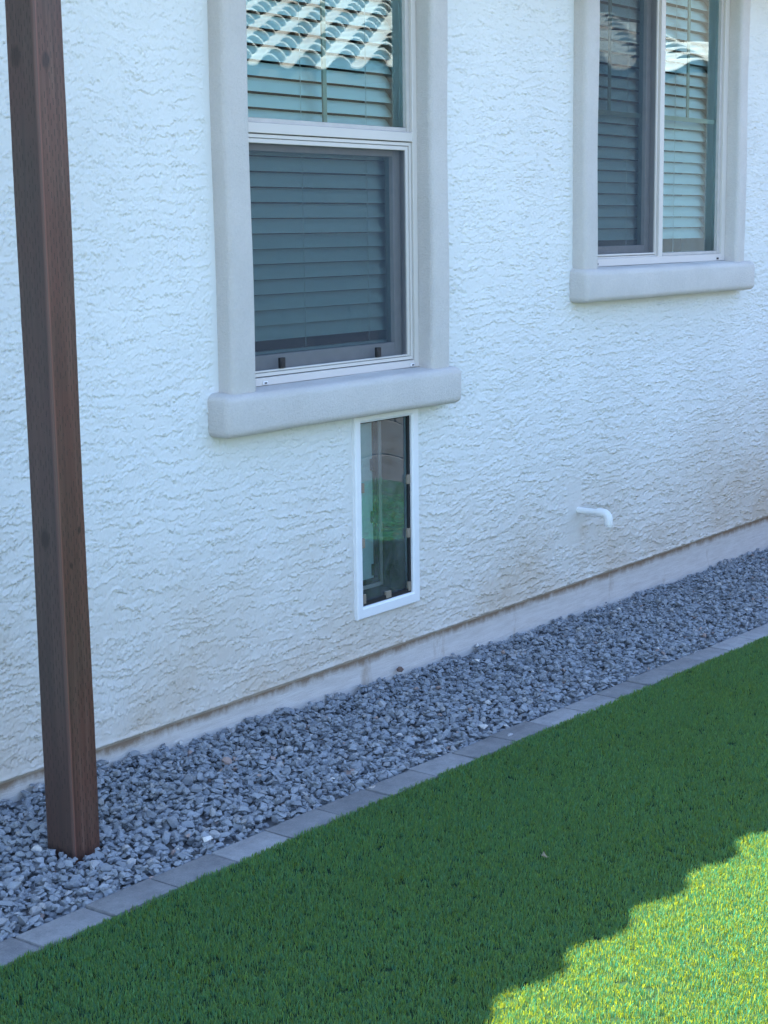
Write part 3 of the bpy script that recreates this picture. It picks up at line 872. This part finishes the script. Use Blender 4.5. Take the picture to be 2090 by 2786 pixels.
# bedding under the stones
nb = 60
bx = np.linspace(GX0, GX1, nb); by_l = []
bv = []; bf = []
for i, xq in enumerate(bx):
    yb = paver_y(xq)
    for j in range(6):
        yq = yb + 0.001 + (D + 0.023 - yb) * j / 5
        bv.append((xq, yq, float(gravel_base(np.array(xq), np.array(yq))) - 0.016))
for i in range(nb - 1):
    for j in range(5):
        a0 = i * 6 + j
        bf.append((a0, a0 + 6, a0 + 7)); bf.append((a0, a0 + 7, a0 + 1))
FF = np.concatenate([FF, np.array(bf, np.int32) + len(VV)])
CC = np.concatenate([CC, np.tile(np.array([[.16, .165, .175, 1]], np.float32), (len(bv), 1))])
VV = np.concatenate([VV, np.array(bv, np.float32)])
me = np_mesh('gravel', VV, FF, 3)
ca = me.color_attributes.new('stone_colour', 'FLOAT_COLOR', 'POINT'); ca.data.foreach_set('color', CC.ravel())
me.shade_flat()
me.materials.append(M_STONE)
tag(link('gravel', me), 'crushed blue-grey gravel strip along the foot of the stucco wall', 'gravel', kind='stuff')

# single stones that lie apart from the bed
def loose(name, x, y, z, r, colour, k, label, cat, squash=0.8):
    V, Fc = ROCKS[k]
    co_ = (V * np.array([r * 1.2, r, r * squash])).astype(np.float32)
    co_[:, 2] -= co_[:, 2].min()
    me = np_mesh(name, co_, Fc.astype(np.int32), 3)
    ca = me.color_attributes.new('stone_colour', 'FLOAT_COLOR', 'POINT')
    ca.data.foreach_set('color', np.tile(np.array([*colour, 1], np.float32), (len(co_), 1)).ravel())
    me.shade_flat(); me.materials.append(M_STONE)
    return tag(link(name, me, None, (x, y, z)), label, cat)
loose('stone', 3.945, 2.545, float(z_top(3.945)), 0.012, (.34, .34, .35), 3, 'single grey pebble lying on top of a paver', 'stone')
loose('stone', 3.325, 2.590, float(z_top(3.325)) - .002, 0.013, (.42, .38, .35), 5, 'pinkish stone resting on the joint of two pavers', 'stone', .6)
loose('stone', 4.330, 3.244, 0.004, 0.016, (.15, .10, .08), 2, 'rusty brown stone against the foundation below the pet door', 'stone', .9)
loose('stone', 2.745, 2.655, float(z_top(2.745)) + .004, 0.016, (.66, .64, .60), 7, 'white stone at the edge of the gravel by the pavers', 'stone')

# ------------------------------------------------------------------ turf
brng = np.random.default_rng(3)
def tuft(name, nblade, rad, hmin, hmax):
    vs = []; fs = []; cs = []; ts = []
    for b in range(nblade):
        a_ = brng.random() * 2 * PI; rr = rad * math.sqrt(brng.random())
        bx_, by_ = rr * math.cos(a_), rr * math.sin(a_)
        h = brng.uniform(hmin, hmax); w = brng.uniform(.0006, .0010)
        ld = brng.random() * 2 * PI; lean = abs(brng.normal(.22, .20)) * h
        lx, ly = math.cos(ld) * lean, math.sin(ld) * lean
        fa = brng.random() * PI; wx, wy = math.cos(fa) * w, math.sin(fa) * w
        u = brng.random()
        if u < .10: c = (.08, .18, .08)
        elif u < .45: c = (.026, .205, .130)
        elif u < .75: c = (.014, .160, .132)
        else: c = (.044, .235, .105)
        f_ = brng.uniform(.62, 1.08); c = tuple(q * f_ for q in c)
        f_ *= brng.uniform(.85, 1.4); ct = (.70 * f_, .78 * f_, .015 * f_) if u < .6 else (.50 * f_, .68 * f_, .025 * f_)
        if u < .08: h *= .55
        o_ = len(vs)
        vs += [(bx_ - wx, by_ - wy, 0), (bx_ + wx, by_ + wy, 0),
               (bx_ - wx * .9 + lx * .35, by_ - wy * .9 + ly * .35, h * .6), (bx_ + wx * .9 + lx * .35, by_ + wy * .9 + ly * .35, h * .6),
               (bx_ + lx, by_ + ly, h * (1 - .25 * lean / h))]
        fs += [(o_, o_ + 1, o_ + 3), (o_, o_ + 3, o_ + 2), (o_ + 2, o_ + 3, o_ + 4)]
        cs += [c] * 5; ts += [ct] * 5
    me = bpy.data.meshes.new(name)
    me.from_pydata(vs, [], fs)
    ca = me.color_attributes.new('blade_colour', 'FLOAT_COLOR', 'POINT')
    ca.data.foreach_set('color', np.array([(*c, 1) for c in cs], np.float32).ravel())
    ca = me.color_attributes.new('blade_through', 'FLOAT_COLOR', 'POINT')
    ca.data.foreach_set('color', np.array([(*c, 1) for c in ts], np.float32).ravel())
    me.shade_smooth()
    me.materials.append(M_BLADE)
    return me

def turf_sheet():
    vs = []; fs = []; dn = []
    def strip(x0, x1, n, ylo, yhi, d):
        """ylo / yhi are functions of x"""
        o_ = len(vs)
        for i in range(n + 1):
            x = x0 + (x1 - x0) * i / n
            for y in (ylo(x), yhi(x)):
                vs.append((x, y, float(z_top(x)) - 0.0035)); dn.append(d)
        for i in range(n):
            fs.append((o_ + 2 * i, o_ + 2 * i + 2, o_ + 2 * i + 3, o_ + 2 * i + 1))
    edge = lambda x: paver_y(x) - 0.1015
    strip(1.25, 6.4, 24, lambda x: 0.75, edge, 14000)
    strip(6.4, 8.4, 8, lambda x: 0.75, edge, 6500)
    strip(-1.5, 1.25, 10, lambda x: 0.0, edge, 1500)
    strip(1.25, 8.4, 24, lambda x: -0.6, lambda x: 0.75, 600)
    strip(-6.0, -1.5, 10, lambda x: -4.6, edge, 60)
    strip(-1.5, 1.25, 4, lambda x: -4.2, lambda x: 0.0, 60)
    strip(1.25, 8.4, 24, lambda x: max(-4.0, -4.0 + (x - 2) * 0.57 / 0.82 + .1) if x > 2 else -4.0, lambda x: -0.6 if x < 6.7 else max(-0.6, -4.0 + (x - 2) * .57 / .82 + .1001), 60)
    me = bpy.data.meshes.new('artificial_turf')
    me.from_pydata(vs, [], fs)
    a_ = me.attributes.new('dens', 'FLOAT', 'POINT'); a_.data.foreach_set('value', np.array(dn, np.float32))
    me.materials.append(M_BACK)
    return me
turf = tag(link('artificial_turf', turf_sheet()), 'bright green artificial turf lawn beside the paver edging', 'turf', kind='stuff')

def tuft_objects():
    out = []
    for k in range(5):
        me = tuft('turf_tuft', 18, 0.0105, 0.009, 0.0165)
        out.append(bpy.data.objects.new('turf_tuft', me))       # source of the instances only, not linked to the scene
    return out
ng = bpy.data.node_groups.new('turf_blades', 'GeometryNodeTree')
ng.interface.new_socket('Geometry', in_out='INPUT', socket_type='NodeSocketGeometry')
ng.interface.new_socket('Geometry', in_out='OUTPUT', socket_type='NodeSocketGeometry')
gi = ng.nodes.new('NodeGroupInput'); go = ng.nodes.new('NodeGroupOutput')
join = ng.nodes.new('GeometryNodeJoinGeometry')
ng.links.new(gi.outputs[0], join.inputs[0])
ji = ng.nodes.new('GeometryNodeJoinGeometry')
for ob in tuft_objects():
    oi = ng.nodes.new('GeometryNodeObjectInfo'); oi.inputs['Object'].default_value = ob
    oi.inputs['As Instance'].default_value = True
    ng.links.new(oi.outputs['Geometry'], ji.inputs[0])
DMAX = 14000.0
na = ng.nodes.new('GeometryNodeInputNamedAttribute'); na.data_type = 'FLOAT'; na.inputs['Name'].default_value = 'dens'
dv = ng.nodes.new('ShaderNodeMath'); dv.operation = 'DIVIDE'; dv.inputs[1].default_value = DMAX
ng.links.new(na.outputs['Attribute'], dv.inputs[0])
dp = ng.nodes.new('GeometryNodeDistributePointsOnFaces'); dp.distribute_method = 'POISSON'
dp.inputs['Seed'].default_value = 10; dp.inputs['Distance Min'].default_value = 0.0076; dp.inputs['Density Max'].default_value = DMAX
ng.links.new(gi.outputs[0], dp.inputs['Mesh']); ng.links.new(dv.outputs[0], dp.inputs['Density Factor'])
ip = ng.nodes.new('GeometryNodeInstanceOnPoints'); ip.inputs['Pick Instance'].default_value = True
ri = ng.nodes.new('FunctionNodeRandomValue'); ri.data_type = 'INT'; ri.inputs[4].default_value = 0; ri.inputs[5].default_value = 4
rv = ng.nodes.new('FunctionNodeRandomValue'); rv.data_type = 'FLOAT_VECTOR'
rv.inputs[0].default_value = (-.12, -.12, 0); rv.inputs[1].default_value = (.12, .12, 2 * PI)
rs_ = ng.nodes.new('FunctionNodeRandomValue'); rs_.data_type = 'FLOAT'
rs_.inputs[2].default_value = 0.82; rs_.inputs[3].default_value = 1.12
ng.links.new(dp.outputs['Points'], ip.inputs['Points']); ng.links.new(ji.outputs[0], ip.inputs['Instance'])
ng.links.new(ri.outputs[2], ip.inputs['Instance Index'])
ng.links.new(rv.outputs[0], ip.inputs['Rotation']); ng.links.new(rs_.outputs[1], ip.inputs['Scale'])
ng.links.new(ip.outputs[0], join.inputs[0])
ng.links.new(join.outputs[0], go.inputs[0])
md = turf.modifiers.new('blades', 'NODES'); md.node_group = ng

# a curled dry leaf and a twig lying on the turf
bm = bmesh.new()
ws = [0, .006, .009, .008, .004, 0]
L_ = []; R_ = []; Mm = []
for i, w in enumerate(ws):
    xq = -.018 + .036 * i / 5; zq = .006 * math.cos(i * .9)
    Mm.append(bm.verts.new((xq, 0, zq))); L_.append(bm.verts.new((xq, w + .0004, zq + .003))); R_.append(bm.verts.new((xq, -w - .0004, zq + .003)))
for i in range(5):
    bm.faces.new((Mm[i], Mm[i + 1], L_[i + 1], L_[i])); bm.faces.new((Mm[i + 1], Mm[i], R_[i], R_[i + 1]))
r_ = bmesh.ops.solidify(bm, geom=list(bm.faces), thickness=0.0006)
leaf = link('leaf', mesh_of(bm, 'leaf', M_LEAF), None, (3.135, 1.925, float(z_top(3.1)) + .016))
leaf.rotation_euler = (.3, -.2, .7)
tag(leaf, 'small pale dry leaf lying on the shaded turf', 'leaf')

# ------------------------------------------------------------------ across the yard (seen only as reflections in the glass)
ED = Vector((0.818, 0.575, 0)); EN = Vector((0.575, -0.818, 0))
ang = math.atan2(ED.y, ED.x)
E0 = Vector((11.24, -3.46, 0))
wall0 = Vector((8.0, 0.35, 0)) - ED * 7.5
bw = tag(empty('block_wall', (wall0.x, wall0.y, -0.12)), 'grey concrete block garden wall across the yard', 'wall')
bw.rotation_euler = (0, 0, ang)
bm = bmesh.new(); box_bm(bm, 0.003, 0.397, 0, 0.15, 0.003, 0.199)
bmesh.ops.bevel(bm, geom=list(bm.edges), offset=0.004, segments=1, affect='EDGES')
blk = mesh_of(bm, 'block', M_BLOCK)
nblk = 0
for row in range(8):
    for k in range(31):
        if row == 7 and k > 19: continue
        link('block', blk, bw, (k * 0.4 + (0.2 if row % 2 else 0), -0.15, row * 0.2)); nblk += 1
nh = tag(empty('neighbour_house', (E0.x, E0.y, 0)), 'tile roofed tan house beyond the block wall', 'house')
nh.rotation_euler = (0, 0, ang)
boxes('wall', M_NWALL, nh, [(-7.5, 9.5, -1.85, -1.6, -0.3, 3.2)])
boxes('porch_column', M_NWALL, nh, [(-7.4, -7.0, -0.7, -0.3, -0.3, 2.86), (9.0, 9.4, -0.7, -0.3, -0.3, 2.86)])
bm = bmesh.new()
v = [bm.verts.new(p) for p in ((-8, 0, 2.86), (10, 0, 2.86), (10, -8, 2.86 + 8 * .26), (-8, -8, 2.86 + 8 * .26), (-8, 0, 2.97), (10, 0, 2.97), (10, -8, 2.97 + 8 * .26), (-8, -8, 2.97 + 8 * .26))]
for f in ((0, 1, 2, 3), (7, 6, 5, 4), (4, 5, 1, 0), (5, 6, 2, 1), (6, 7, 3, 2), (7, 4, 0, 3)): bm.faces.new([v[i] for i in f])
nroof = link('roof', mesh_of(bm, 'roof', M_DECK), nh)
NP = 0.30
NT_ = [tile_mesh('roof_tile', NP, 0.46, m, 0.12) for m in M_ROOFS]
cnt = 0
for row in range(14):
    for k in range(21):
        o = link('roof_tile', random.choice(NT_), nroof, (-1.2 + k * NP + (0.15 if row % 2 else 0) + NP, 0.04 - row * 0.37, 3.020 + row * 0.37 * 0.26))
        o.rotation_euler = (random.gauss(0, .008), 0, PI)
        cnt += 1
